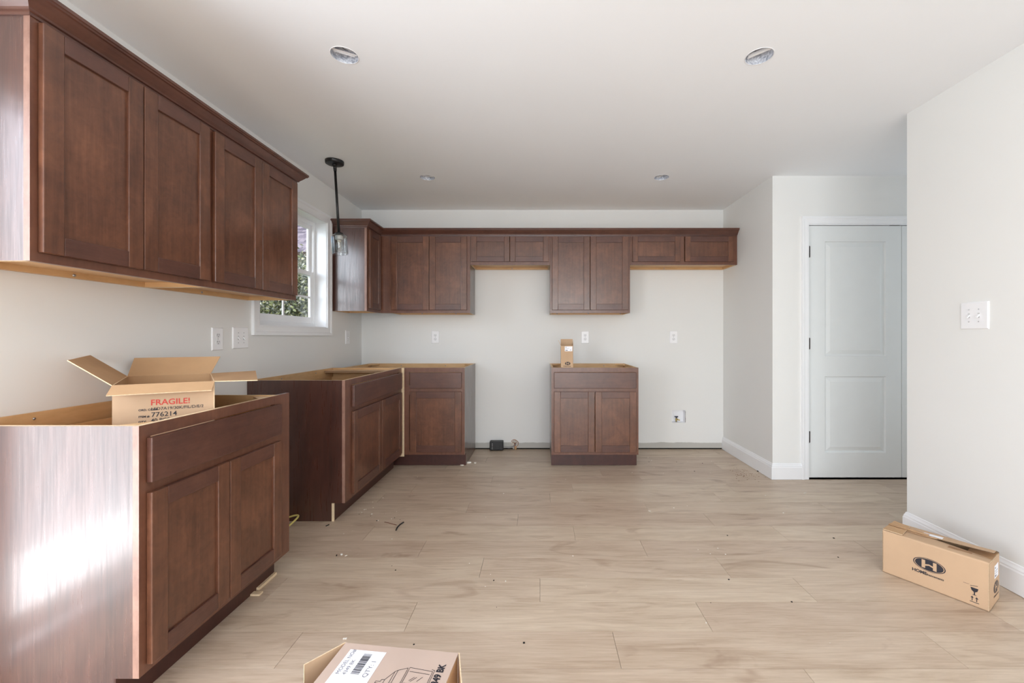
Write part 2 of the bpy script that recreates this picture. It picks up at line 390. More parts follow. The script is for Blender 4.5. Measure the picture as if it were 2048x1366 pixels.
# ------------------------------------------------------------------ doors to closet (in the hall wall)
def door_leaf(name, x0, w, hinge_left=True, h=2.030):
    r = struct(name, (x0, YD+.012, .012))
    bm = bmesh.new()
    pan = [(.133, .133, w-.127, .80), (.133, .995, w-.127, 1.920)]
    pan = [(.135, .200, w-.125, .815), (.135, .980, w-.125, 1.905)]
    xs = [0, pan[0][0], pan[0][2], w]; zs = [0, pan[0][1], pan[0][3], pan[1][1], pan[1][3], h]
    def rect(x0, z0, x1, z1, y): return [bm.verts.new(p) for p in ((x0, y, z0), (x1, y, z0), (x1, y, z1), (x0, y, z1))]
    for i in range(3):
        for j in range(5):
            if i == 1 and j in (1, 3): continue
            bm.faces.new(rect(xs[i], zs[j], xs[i+1], zs[j+1], 0))
    for (a, b, c, d) in pan:
        rings = [rect(a+o, b+o, c-o, d-o, y) for o, y in ((0, 0), (.005, .0105), (.014, .0112), (.044, .003))]
        for r0, r1 in zip(rings, rings[1:]):
            for k in range(4): bm.faces.new((r0[k], r0[(k+1) % 4], r1[(k+1) % 4], r1[k]))
        bm.faces.new(rings[-1])
    bx(bm, 0, w, .0115, .035, 0, h); bx(bm, 0, .003, 0.0001, .0115, 0, h); bx(bm, w-.003, w, 0.0001, .0115, 0, h)
    o = link('door_slab', bm, door_m, r, mw=1)
    return r
dr = door_leaf('door_1', 2.1645, .752)
for z in (.328, 1.080, 1.820):
    bm = bmesh.new(); bx(bm, -.008, .012, -.008, .001, z-.045, z+.045, bev=.001); tube(bm, [(-.001, -.009, z-.048), (-.001, -.009, z+.048)], .0055, 10); link('hinge', bm, bronze, dr)
boxes('ball_catch', [(.655, .735, -.004, .0, 2.031, 2.037)], bronze, dr)
dr2 = door_leaf('door_2', 2.921, .752)
j = boxes('trim_1', [(DX0-.005, DX0+.002, YD-.001, YD+.12, 0, 2.052), (DX1-.002, DX1+.005, YD-.001, YD+.12, 0, 2.052), (DX0, DX1, YD-.001, YD+.12, 2.046, 2.058)], trim_m); j['kind'] = 'structure'
def casing(name, x0, x1, z1, wd=.057):
    """U shaped casing round an opening, stepped profile, on wall Y=YD"""
    bm = bmesh.new()
    prof = [(0, 0), (0, .011), (.012, .013), (.034, .013), (.040, .017), (wd, .017), (wd, 0)]
    path = [(x0, .002), (x0, z1), (x1, z1), (x1, .002)]
    dirs = [(-1, 0), (-1, 1), (1, 1), (1, 0)]; rings = []
    for (px, pz), (dx, dz) in zip(path, dirs): rings.append([bm.verts.new((px+dx*o, YD-t, pz+dz*o)) for o, t in prof])
    for a, b in zip(rings, rings[1:]):
        for k in range(len(prof)): bm.faces.new((a[k], a[(k+1) % len(prof)], b[(k+1) % len(prof)], b[k]))
    bm.faces.new(rings[0]); bm.faces.new(rings[-1][::-1])
    o = link(name, bm, trim_m); o['kind'] = 'structure'
casing('trim_2', DX0-.001, DX1+.001, 2.055)

# ------------------------------------------------------------------ kitchen window (left wall)
win = struct('window_1')
def frame_yz(name, y0, y1, z0, z1, x0, x1, wd, mat, parent, bev=.002, wds=None):
    l_, r_, b_, t_ = wds or (wd,)*4
    return boxes(name, [(x0, x1, y0, y0+l_, z0, z1), (x0, x1, y1-r_, y1, z0, z1), (x0, x1, y0+l_, y1-r_, z0, z0+b_), (x0, x1, y0+l_, y1-r_, z1-t_, z1)], mat, parent, bev)
# casing: flat board with raised outer edge, picture-framed
bm = bmesh.new()
prof = [(0, 0), (0, .010), (.010, .012), (.040, .013), (.048, .018), (.066, .018), (.066, 0)]
cs = [(WY0, WZ0, -1, -1), (WY1, WZ0, 1, -1), (WY1, WZ1, 1, 1), (WY0, WZ1, -1, 1)]
rings = [[bm.verts.new((XL+t, y+dy*o, z+dz*o)) for o, t in prof] for y, z, dy, dz in cs]
for i in range(4):
    a, b = rings[i], rings[(i+1) % 4]
    for k in range(len(prof)): bm.faces.new((a[k], a[(k+1) % len(prof)], b[(k+1) % len(prof)], b[k]))
link('window_casing', bm, trim_m, win)
frame_yz('window_jamb', WY0, WY1, WZ0, WZ1, XL-.10, XL+.0005, .006, trim_m, win, 0)
frame_yz('window_frame', WY0+.006, WY1-.006, WZ0+.006, WZ1-.006, XL-.139, XL-.092, .03, vinyl, win)
a0, a1, b0, b1 = WY0+.036, WY1-.036, WZ0+.036, WZ1-.036; mz = (b0+b1)/2
up = frame_yz('upper_sash', a0, a1, mz-.018, b1, XL-.134, XL-.117, .034, vinyl, win)
box('pane', (XL-.1265, XL-.1235, a0+.03, a1-.03, mz+.012, b1-.03), pane_m, up)
lo = frame_yz('lower_sash', a0, a1, b0, mz+.020, XL-.115, XL-.096, .042, vinyl, win, wds=(.042, .042, .050, .034))
box('pane', (XL-.1075, XL-.1045, a0+.036, a1-.036, b0+.04, mz-.01), pane_m, lo)
zc = (b0+mz)/2+.01; yc = (a0+a1)/2
boxes('muntin', [(XL-.110, XL-.1015, yc-.009, yc+.009, b0+.05, mz-.014)], vinyl, lo, .001)
boxes('muntin', [(XL-.110, XL-.1015, a0+.042, a1-.042, zc-.008, zc+.008)], vinyl, lo, .001)
boxes('sash_lock', [(XL-.125, XL-.100, yc-.03, yc+.03, mz+.020, mz+.030), (XL-.108, XL-.098, yc-.006, yc+.03, mz+.030, mz+.037)], vinyl, win, .002)
# patio door (daylight) and assumed rear window (added fill light), behind the picture's edge
w2 = struct('window_2')
frame_yz('door_frame', -.80, 1.10, 0, 2.03, XL-.10, XL-.03, .045, vinyl, w2, wds=(.045, .045, .03, .045)); box('mullion', (XL-.09, XL-.04, .11, .19, .06, 1.99), vinyl, w2)
w3 = struct('window_3')
boxes('window_frame', [(-1.35, -1.29, -3.34, -3.28, .2, 2.3), (1.59, 1.65, -3.34, -3.28, .2, 2.3), (.12, .18, -3.34, -3.28, .26, 2.24), (-1.29, 1.59, -3.34, -3.28, .2, .26), (-1.29, 1.59, -3.34, -3.28, 2.24, 2.3)], vinyl, w3)

# ------------------------------------------------------------------ cabinets
FT = .019   # face frame / door thickness
def shaker(parent, x0, x1, z0, z1, yf, sw=.057, name='door'):
    """door front surface at y=yf-FT (local front is -y); stiles mesh with rails and panel as children"""
    y0, y1 = yf-FT, yf-.0008
    d = box(name, (x0+sw-.001, x1-sw+.001, y0+.009, y1, z0+sw-.001, z1-sw+.001), wood_v, parent)
    for a, b in ((x0, x0+sw), (x1-sw, x1)): box('stile', (a, b, y0, y1, z0, z1), wood_v, d, .0025)
    for a, b in ((z0, z0+sw), (z1-sw, z1)):
        box('rail', (x0+sw, x1-sw, y0+.0004, y1, a, b), wood_h, d, .0022)
    return d
def slab(parent, x0, x1, z0, z1, yf):
    bm = bmesh.new(); bx(bm, x0, x1, yf-FT, yf-.0008, z0, z1, bev=.003); return link('drawer_front', bm, wood_h, parent)
def side_panel(parent, x0, x1, d, z0, z1, toe, outer):
    """outer: -1 if its left face is the outside, +1 right"""
    bm = bmesh.new()
    yf = -d+FT
    pts = [(x0, -.002, z0), (x0, -.002, z1), (x0, yf, z1)]
    pts += [(x0, yf, .114), (x0, -d+.075, .114), (x0, -d+.075, z0)] if toe else [(x0, yf, z0)]
    fs = poly_prism(bm, pts, (x1-x0, 0, 0), mi=1)
    for f in fs[2:]: f.material_index = 2
    fs[0 if outer < 0 else 1].material_index = 0
    return link('side_panel', bm, [veneer, ply, raw], parent)
def face_frame(parent, x0, x1, d, z0, z1, stiles, rails):
    """stiles: list of (x0,x1); rails: (z0,z1)"""
    bm = bmesh.new(); ya, yb = -d, -d+FT
    for a, b in stiles: bx(bm, a, b, ya, yb, z0, z1)
    st = sorted(stiles)
    for a, b in zip(st, st[1:]):
        for r0, r1 in rails: bx(bm, a[1], b[0], ya+.0003, yb, r0, r1)
    for f in bm.faces:
        f.normal_update()
        if f.normal.z > .9 and f.calc_center_median().z > z1-.01 and parent.get('pale_top'): f.material_index = 1
        if abs(f.normal.x) > .9 and min(abs(f.calc_center_median().x-x0), abs(f.calc_center_median().x-x1)) < .001: f.material_index = 2
    return link('face_frame', bm, [wood_f, raw, frame_edge], parent)
def screws(parent, pts, r=.006):
    for x, y, z in pts:
        bm = bmesh.new(); lathe(bm, [(0, .003), (r*.6, .0028), (r, .0005), (r, 0), (r*.35, 0)], 12); o = link('screw', bm, steel, parent); o.location = (x, y, z); o.rotation_euler = (PI/2, 0, 0)
def base_cab(label, loc, rz, w, doors, drawer, d=.61, fill_right=0, brace=True, fstile=None, blind=0, group='base cabinets without a worktop', toe_end=False):
    H = .876
    r = thing('base_cabinet', label, 'cabinet', loc, rz, group); r['pale_top'] = 1
    t = .016; bw = w-fill_right
    side_panel(r, 0, t, d, .002, H, True, -1); side_panel(r, bw-t, bw, d, .002, H, True, 1)
    box('back_panel', (t, bw-t, -.008, -.002, .1, H-.002), ply, r)
    boxes('nail_rail', [(t, bw-t, -.020, -.008, H-.075, H)], ply, r)
    box('bottom_panel', (t, bw-t, -d+FT, -.008, .114, .128), ply, r)
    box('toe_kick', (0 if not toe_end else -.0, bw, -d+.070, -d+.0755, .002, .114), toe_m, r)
    st = [(0, .038 if not fstile else fstile), (bw-.038 if not fstile else bw-.06, bw)]
    if blind: st = [(0, blind), (bw-.038, bw)]
    face_frame(r, 0, bw, d, .114, H, st, [(.114, .152), (.640, .722), (H-.038, H)])
    if fill_right: 
        box('filler', (bw+.0006, w, -d+.0006, -d+FT, .114, H), wood_f, r)
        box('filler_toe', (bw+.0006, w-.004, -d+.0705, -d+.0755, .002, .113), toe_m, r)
    if brace:
        for cx_, s in ((t, 1), (bw-t, -1)):
            for cy_, q in ((-d+FT, 1), (-.020, -1)):
                bm = bmesh.new(); pts = [(cx_, cy_, H-.016), (cx_+s*.085, cy_, H-.016), (cx_+s*.085, cy_+q*.012, H-.016), (cx_+s*.012, cy_+q*.085, H-.016), (cx_, cy_+q*.085, H-.016)]
                poly_prism(bm, pts, (0, 0, .012)); link('corner_brace', bm, ply, r)
    for a, b in doors: shaker(r, a, b, .139, .667, -d)
    if drawer: slab(r, drawer[0], drawer[1], .697, .836, -d)
    screws(r, [(w*.3, -.020, H-.022), (w*.72, -.020, H-.022)], .005)
    return r
def wall_cab(label, loc, rz, w, h, doors, d=.305, ztop=2.134, sw=.057, fill_left=0, fill_right=0, mid=None, dz=(.028, .040), nsc=(.3, .75), group='wall cabinets with shaker doors', low=.0):
    r = thing('wall_cabinet', label, 'cabinet', loc, rz, group); z0 = ztop-h; t = .016; a0 = fill_left; a1 = w-fill_right
    side_panel(r, a0, a0+t, d, z0, ztop, False, -1); side_panel(r, a1-t, a1, d, z0, ztop, False, 1)
    box('back_panel', (a0+t, a1-t, -.010, -.002, z0+.0, ztop-.001), ply, r)
    box('bottom_panel', (a0+t, a1-t, -d+FT, -.010, z0+.022, z0+.036), ply, r)
    box('top_panel', (a0+t, a1-t, -d+FT, -.010, ztop-.018, ztop-.002), ply, r)
    box('nail_rail', (a0+t, a1-t, -.022, -.010, z0+.001, z0+.022), ply, r)
    st = [(a0, a0+.038), (a1-.038, a1)]
    if mid: st.append((mid-.019, mid+.019))
    face_frame(r, a0, a1, d, z0, ztop, st, [(z0, z0+.038), (ztop-.038, ztop)])
    if fill_left: box('filler', (0, a0-.0006, -d+.0006, -d+FT, z0, ztop), wood_f, r)
    if fill_right: box('filler', (a1+.0006, w, -d+.0006, -d+FT, z0, ztop), wood_f, r)
    for a, b in doors: shaker(r, a, b, z0+dz[0], ztop-dz[1], -d, sw)
    screws(r, [(a0+(a1-a0)*q, -.022, z0+.011) for q in nsc], .006)
    return r
LZ = PI/2
# left run, local x = world Y - Y0
b1_ = base_cab('nearest dark cherry base cabinet with open carton in its top', (XL, 1.27, 0), LZ, .762, [(.023, .348), (.352, .674)], (.023, .674), fill_right=.074, brace=True)
base_cab('dark cherry sink base cabinet below the window, open top and exposed grainy end panel', (XL, 2.613, 0), LZ, 1.067, [(.087, .572), (.578, 1.025)], (.087, 1.025), fill_right=0, brace=False, fstile=.100)
base_cab('single-door corner base cabinet at the left end of the back wall', (-1.73, YB, 0), 0, 1.070, [(.595, 1.045)], (.595, 1.045), blind=.585)
base_cab('two-door base cabinet alone on the back wall, small carton on top', (.1, YB, 0), 0, .762, [(.022, .377), (.382, .740)], (.022, .740))
sb = [o for o in bpy.data.objects if o.name == 'base_cabinet.001'][0]
box('stretcher', (.90, 1.050, -.585, -.022, .846, .862), [ply], sb)
box('stretcher_edge', (.898, .900, -.585, -.022, .846, .862), [chip], sb)
box('toe_board_end', (-.006, -.0005, -.545, -.530, .002, .114), raw, sb)
box('scribe_filler', (1.0675, 1.0725, -.632, -.58, .10, .876), raw, sb)
# drawer box inside the nearest cabinet
drb = box('drawer_bottom', (.03, .67, -.57, -.04, .690, .698), ply, b1_)
boxes('drawer_side', [(.03, .042, -.57, -.04, .698, .790)], ply, b1_); boxes('drawer_side', [(.658, .670, -.57, -.04, .698, .790)], ply, b1_)
boxes('drawer_back', [(.042, .658, -.052, -.04, .698, .812)], ply, b1_)
U = wall_cab
U('nearest upper cabinet on the left wall with two tall shaker doors', (XL, 1.25, 0), LZ, .682, .762, [(.019, .340), (.344, .661)], nsc=(.55,))
U('second upper cabinet on the left wall, ending beside the window', (XL, 1.932, 0), LZ, .682, .762, [(.010, .338), (.342, .668)], nsc=(.45,))
U('narrow corner upper cabinet between window and back wall, window glare on its side', (XL, 3.680, 0), LZ, .310, .762, [(.030, .285)], nsc=(.5,), sw=.055)
U('tall two-door upper cabinet at the left end of the back wall', (-1.515, YB, 0), 0, .852, .762, [(.110, .466), (.470, .824)], fill_left=.090)
U('short two-door upper cabinet over the range gap, between two tall ones', (-.661, YB, 0), 0, .756, .305, [(.012, .374), (.378, .742)], sw=.05, nsc=(.5,))
U('tall two-door upper cabinet right of the range gap on the back wall', (.097, YB, 0), 0, .756, .762, [(.017, .374), (.378, .738)], nsc=(.1, .52, .95))
U('short wide upper cabinet over the fridge gap at the right end of back wall', (.855, YB, 0), 0, 1.013, .305, [(.020, .470), (.516, .972)], sw=.05, mid=.493, nsc=(.4,))
crown_prof = [(0, 2.100), (.004, 2.100), (.005, 2.108), (.012, 2.110), (.014, 2.116), (.022, 2.124), (.034, 2.138), (.040, 2.146), (.046, 2.148), (.048, 2.153), (.052, 2.155), (.052, 2.166), (-.018, 2.166), (-.018, 2.1345), (0, 2.1345)]
cw = wood_h
tag(sweep('crown_molding', [(XL+.001, 1.2495), (-1.5145, 1.2495), (-1.5145, 2.6145), (XL+.001, 2.6145)], crown_prof, cw), 'dark cherry crown moulding along the top of the left wall cabinets', 'crown moulding', 'crown mouldings')
tag(sweep('crown_molding', [(XL+.001, 3.6795), (-1.5145, 3.6795), (-1.5145, 3.9905), (1.867, 3.9905)], crown_prof, cw), 'dark cherry crown moulding running along the back wall cabinets', 'crown moulding', 'crown mouldings')

# ------------------------------------------------------------------ recessed cans
CL = ['open recessed light can above the near end of the left cabinets', 'open recessed light can nearest the partition wall', 'small far recessed light can close to the pendant', 'small far recessed light can on the right, toward the hall']
for i, (x, y) in enumerate(CANS):
    r = thing('recessed_light', CL[i], 'ceiling light', (x, y, ZC), (0.5, 2.4, .3, 2.0)[i], 'recessed light cans without trim')
    bm = bmesh.new(); lathe(bm, [(CR-.001, .0005), (CR-.002, .005), (CR-.002, .11), (CR*.6, .125), (0, .125)], 32); link('housing', bm, galv, r, True, mw=1)
    bm = bmesh.new(); lathe(bm, [(CR-.001, -.001), (CR+.003, -.0012), (CR+.003, 0), (CR-.001, 0)], 32, closed=True); link('rim', bm, plast, r, True)
    bm = bmesh.new(); bx(bm, -.052, .052, -.006, .004, .014, .016); bx(bm, -.045, .045, .008, .012, .012, .022); bx(bm, -.05, .05, .012, .024, .045, .048); link('bracket', bm, plast, r)
    bm = bmesh.new(); lathe(bm, [(0, .07), (.016, .07), (.018, .08), (.018, .124)], 16, (.012, -.012, 0)); link('socket', bm, galv, r, True)
    bm = bmesh.new(); tube(bm, spline([(.03, .02, .11), (.01, .03, .05), (-.03, .0, .06), (-.02, -.02, .11)]), .003, 6); link('wire', bm, black, r)

# ------------------------------------------------------------------ pendant
pr = thing('pendant_light', 'black rod pendant with clear glass shade hanging in front of the window', 'pendant light', (-1.513, 3.10, ZC))
bm = bmesh.new(); lathe(bm, [(0, -.024), (.010, -.024), (.058, -.024), (.063, -.021), (.064, -.004), (.064, -.0005), (0, -.0005)], 40); link('canopy', bm, black, pr)
hang = Vector((.036, 0, -.60)); d = hang.normalized(); A = Vector((.002, 0, -.03))
bm = bmesh.new(); tube(bm, [A, A+d*.035], .0115, 12); lathe(bm, [(0, -.042), (.012, -.038), (.016, -.030), (.012, -.022)], 16); link('swivel', bm, black, pr)
bm = bmesh.new(); tube(bm, [A+d*.035, A+d*.50], .0090, 12); tube(bm, [A+d*.03, A+d*.045], .0105, 12); link('rod', bm, black, pr)
q = d.to_track_quat('-Z', 'Y')
def ontilt(o): o.location = A+d*.50; o.rotation_euler = q.to_euler()
bm = bmesh.new(); lathe(bm, [(0, .008), (.012, .006), (.014, 0), (.027, -.002), (.029, -.006), (.029, -.018), (.020, -.018), (0, -.018)], 28); ontilt(link('shade_holder', bm, black, pr))
bm = bmesh.new(); lathe(bm, [(.017, -.020), (.024, -.020), (.027, -.024), (.027, -.050), (.022, -.053), (.0, -.053)], 24); ontilt(link('socket_cup', bm, plain('frosted_socket', srgb(205, 203, 198), .3, .2), pr, True, mw=1))
bm = bmesh.new(); lathe(bm, [(.030, -.016), (.046, -.018), (.053, -.026), (.0545, -.040), (.0545, -.155), (.052, -.158), (.0515, -.155), (.0515, -.040), (.050, -.029), (.044, -.021), (.030, -.019)], 40, closed=True); ontilt(link('glass_shade', bm, bulb_m, pr, True))
bm = bmesh.new(); lathe(bm, [(.012, -.054), (.013, -.066), (.020, -.080), (.028, -.098), (.029, -.110), (.024, -.126), (.012, -.135), (0, -.137)], 24); bl = link('bulb', bm, bulb_m, pr, True); ontilt(bl)
bm = bmesh.new(); lathe(bm, [(0, -.055), (.013, -.055), (.013, -.07), (0, -.07)], 16); tube(bm, [(0, 0, -.07), (-.004, 0, -.09), (.004, 0, -.108)], .002, 6)
for k in range(4): tube(bm, [(.006*math.cos(k*PI/2), .006*math.sin(k*PI/2), -.075), (.010*math.cos(k*PI/2), .010*math.sin(k*PI/2), -.115)], .0012, 5)
f_ = link('filament', bm, plain('bulb_base_cream', srgb(226, 214, 190), .4), bl)

# ------------------------------------------------------------------ plates
def plate(name, label, cat, loc, rz, w, h, kind, group):
    r = thing(name, label, cat, loc, rz, group)     # local: wall plane y=0, outwards -y
    bm = bmesh.new(); t = .0065; e = .004
    a = [bm.verts.new(p) for p in ((-w/2, 0, -h/2), (w/2, 0, -h/2), (w/2, 0, h/2), (-w/2, 0, h/2))]
    m = [bm.verts.new(p) for p in ((-w/2, -t*.45, -h/2), (w/2, -t*.45, -h/2), (w/2, -t*.45, h/2), (-w/2, -t*.45, h/2))]
    b = [bm.verts.new(p) for p in ((-w/2+e, -t, -h/2+e), (w/2-e, -t, -h/2+e), (w/2-e, -t, h/2-e), (-w/2+e, -t, h/2-e))]
    for u, v in ((a, m), (m, b)):
        for k in range(4): bm.faces.new((u[k], u[(k+1) % 4], v[(k+1) % 4], v[k]))
    bm.faces.new(b); link('cover_plate', bm, plast, r)
    if kind == 'duplex':
        for s in (-1, 1):
            bm = bmesh.new(); pts = [(.0165*math.cos(t_), -t+.001, s*.0195+max(-.0125, min(.0125, .0165*math.sin(t_)))) for t_ in [2*PI*k/24 for k in range(24)]]
            poly_prism(bm, pts, (0, -.0028, 0)); rc = link('receptacle', bm, plain('receptacle_plastic', srgb(228, 228, 230), .35, var=.01) if 'rm' not in globals() else rm, r)
            globals()['rm'] = rc.data.materials[0]
            boxes('slot', [(-.0075, -.0053, -t-.0022, -t-.0015, s*.0195, s*.0195+.008), (.0053, .0075, -t-.0022, -t-.0015, s*.0195+.001, s*.0195+.0075), (-.0022, .0022, -t-.0022, -t-.0015, s*.0195-.009, s*.0195-.005)], inkg if 0 else ink, rc)
        screws(r, [(0, -t, 0)], .0028)
    else:
        n = 2 if kind == 'double' else 1
        for k in range(n):
            x = (k-(n-1)/2)*.046
            box('toggle_slot', (x-.005, x+.005, -t-.0004, -t+.001, -.012, .012), plain('slot_shade', srgb(196, 196, 196), .5) if 'slm' not in globals() else slm, r)
            bm = bmesh.new(); poly_prism(bm, [(x-.004, -t, -.002), (x-.0035, -t-.011, -.013), (x-.0035, -t-.013, -.009), (x-.004, -t, .007)], (.0078, 0, 0)); link('toggle', bm, plast, r)
            screws(r, [(x, -t, .030), (x, -t, -.030)], .0025)
    return r
G = 'wall outlets and switches'
plate('wall_outlet', 'white duplex outlet on left wall above the open carton', 'outlet', (XL, 2.371, 1.134), LZ, .082, .128, 'duplex', G)
plate('light_switch', 'double toggle switch plate on left wall beside the window', 'switch', (XL, 2.554, 1.140), LZ, .132, .128, 'double', G)
plate('light_switch', 'switch plate on left wall right of the window, near the corner', 'switch', (XL, 3.975, 1.143), LZ, .082, .128, 'single', G)
plate('wall_outlet', 'leftmost duplex outlet on the back wall, under the tall left cabinet', 'outlet', (-1.067, YB, 1.142), 0, .078, .124, 'duplex', G)
plate('wall_outlet', 'duplex outlet on the back wall above the base cabinet with small carton', 'outlet', (.460, YB, 1.142), 0, .078, .124, 'duplex', G)
plate('wall_outlet', 'rightmost duplex outlet on the back wall, in the fridge gap', 'outlet', (1.362, YB, 1.142), 0, .078, .124, 'duplex', G)
plate('light_switch', 'white double toggle switch plate on the near right partition wall', 'switch', (XP, 2.064, 1.250), -LZ, .132, .132, 'double', G)

# ------------------------------------------------------------------ range receptacle, wires, water box
r = thing('range_receptacle', 'black surface-mounted range outlet on floor at the back wall', 'outlet', (-.438, YB-.004, .0))
bm = bmesh.new(); bx(bm, -.068, .068, -.062, 0, .004, .096, bev=.008); link('housing', bm, blackp, r)
bm = bmesh.new(); bx(bm, -.062, .030, -.066, -.061, .012, .080, bev=.002); link('cover', bm, blackp, r)
for k in range(4): box('terminal', (-.044, -.037, -.068, -.065, .020+k*.016, .026+k*.016), steel, r)
r = thing('wire_stub', 'grey cable and stripped copper wires poking from a broken wall hole by the floor', 'cable', (-.26, YB, .0))
bm = bmesh.new(); random.seed(3); pts = []
for k in range(14):
    t = 2*PI*k/14; rr = .045*(1+random.uniform(-.3, .3)); pts.append((rr*math.cos(t), -.0012, .055+rr*.95*math.sin(t)))
poly_prism(bm, pts, (0, .0011, 0)); link('hole_patch', bm, plain('torn_drywall_paper', srgb(198, 190, 180), .9, var=.2, scale=90), r)
bm = bmesh.new(); tube(bm, spline([(-.11, -.03, .035), (-.05, -.035, .026), (.0, -.02, .04), (.012, .0, .055)]), .006, 8); link('cable_jacket', bm, plain('grey_cable', srgb(150, 150, 152), .5), r)
for pts in ([(.005, -.002, .062), (-.03, -.02, .085), (.0, -.03, .105), (.04, -.02, .075), (.03, -.015, .035)], [(.01, 0, .06), (.02, -.02, .075), (.0, -.03, .05), (.008, -.03, .015)]):
    bm = bmesh.new(); tube(bm, spline(pts), .0022, 6); link('bare_wire', bm, copper, r)
bm = bmesh.new(); poly_prism(bm, [(-.008, -.0025, .03), (.012, -.0025, .02), (.016, -.0025, .055), (.002, -.0025, .07)], (0, .001, 0)); link('gap', bm, darkm, r)
bm = bmesh.new(); tube(bm, spline([(.012, -.012, .004), (.01, -.02, .02), (.014, -.012, .035)]), [.012]*17, 8); link('wire_nut', bm, plain('tan_wire_nut', srgb(200, 160, 120), .6), r)
r = thing('water_box', 'recessed white water supply box with brass valve low on the back wall', 'valve box', ((VX0+VX1)/2, YB, (VZ0+VZ1)/2))
hw, hh = (VX1-VX0)/2-.0005, (VZ1-VZ0)/2-.0005
boxes('box_shell', [(-hw, hw, .070, .073, -hh, hh), (-hw, -hw+.003, .003, .070, -hh, hh), (hw-.003, hw, .003, .070, -hh, hh), (-hw, hw, .003, .070, -hh, -hh+.003), (-hw, hw, .003, .070, hh-.003, hh)], plast, r)
bm = bmesh.new(); tube(bm, [(-.015, .03, -.060), (-.015, .03, -.020)], .007, 12); tube(bm, [(-.015, .03, -.030), (.012, .005, -.040)], .006, 12); bx(bm, -.024, -.006, .022, .038, -.045, -.035, bev=.001); v_ = link('valve', bm, brass, r)
bm = bmesh.new(); bx(bm, -.032, .004, .024, .036, -.012, -.002, bev=.002); bx(bm, -.019, -.006, .024, .036, -.022, -.010); link('handle', bm, plain('dark_blue_handle', srgb(40, 46, 66), .4), v_)
bm = bmesh.new(); random.seed(5)
for k in range(9): z = VZ0+.01+k*.0125-(VZ0+VZ1)/2; bx(bm, hw-.004+random.uniform(-.001, .001), hw+.001, -.0012, .0, z, z+random.uniform(.006, .012))
link('torn_edge', bm, plain('torn_grey_paper', srgb(120, 118, 116), .9, var=.3), r)

# ------------------------------------------------------------------ cartons
def quad_sheet(name, pts, th, mats, parent, split=True):
    """sheet of card: outside material idx0 one face, inside idx1, edges idx2"""
    bm = bmesh.new(); fs = flat(bm, pts, th, 2); fs[0].material_index = 0; fs[1].material_index = 1
    return link(name, bm, mats, parent)
CM = [card, card_in, card_edge]
# open carton in the nearest base cabinet
r = thing('cardboard_box', 'open tan carton reading FRAGILE standing inside the nearest base cabinet', 'box', (-1.48, 1.456, .6985), math.radians(30))
Hh = .2795; K = [(0, 0), (.283, 0), (.2105, .434), (-.0725, .434)]
bm = bmesh.new()
for i in range(4):
    a, b = Vector(K[i]), Vector(K[(i+1) % 4]); fs = flat(bm, [(a.x, a.y, 0), (b.x, b.y, 0), (b.x, b.y, Hh), (a.x, a.y, Hh)], -.003, 2); fs[0].material_index = 0; fs[1].material_index = 1
fs = flat(bm, [(x, y, .0) for x, y in K], .003, 0); link('body', bm, CM, r)
inv = Matrix.Rotation(-math.radians(30), 3, 'Z')
def wl(p): return tuple(inv @ (Vector(p)-Vector((-1.48, 1.456, .6985))))
FL, FR, BR, BL = [(x, y, Hh) for x, y in K]
quad_sheet('flap', [BL, FL, wl((-1.573, 1.402, 1.068)), wl((-1.8155, 1.700, 1.072))], .003, [card_in, card, card_edge], r)
quad_sheet('flap', [BR, BL, wl((-1.800, 1.868, 1.052)), wl((-1.530, 2.015, 1.052))], .003, [card_in, card, card_edge], r)
quad_sheet('flap', [FR, BR, wl((-1.378, 2.040, .982)), wl((-1.118, 1.667, .975))], .003, [card_in, card, card_edge], r)
quad_sheet('flap', [FL, FR, wl((-1.208, 1.548, .950)), wl((-1.452, 1.408, .949))], .003, [card_in, card, card_edge], r)
X_, Z_ = (1, 0, 0), (0, 0, 1)
text(r, 'FRAGILE!', .0285, (.100, -.0008, .2020), X_, Z_, inkr, sx=.98, bold=.0004)
for a, b, z, s in (('ORD. CODE:', 'LED7A19/30K/FIL/D/E/2', .1835, .0150), ('ITEM #:', '776214', .1600, .0240), ('QTY:', '40 PCS', .1420, .0175), ('P/O#:', '6627', .1230, .0175)):
    text(r, a, .0095, (.068, -.0008, z), X_, Z_, ink, sx=1.0, bold=.0003)
    text(r, b, s, (.1015, -.0008, z), X_, Z_, ink, sx=1.0, bold=.0001)

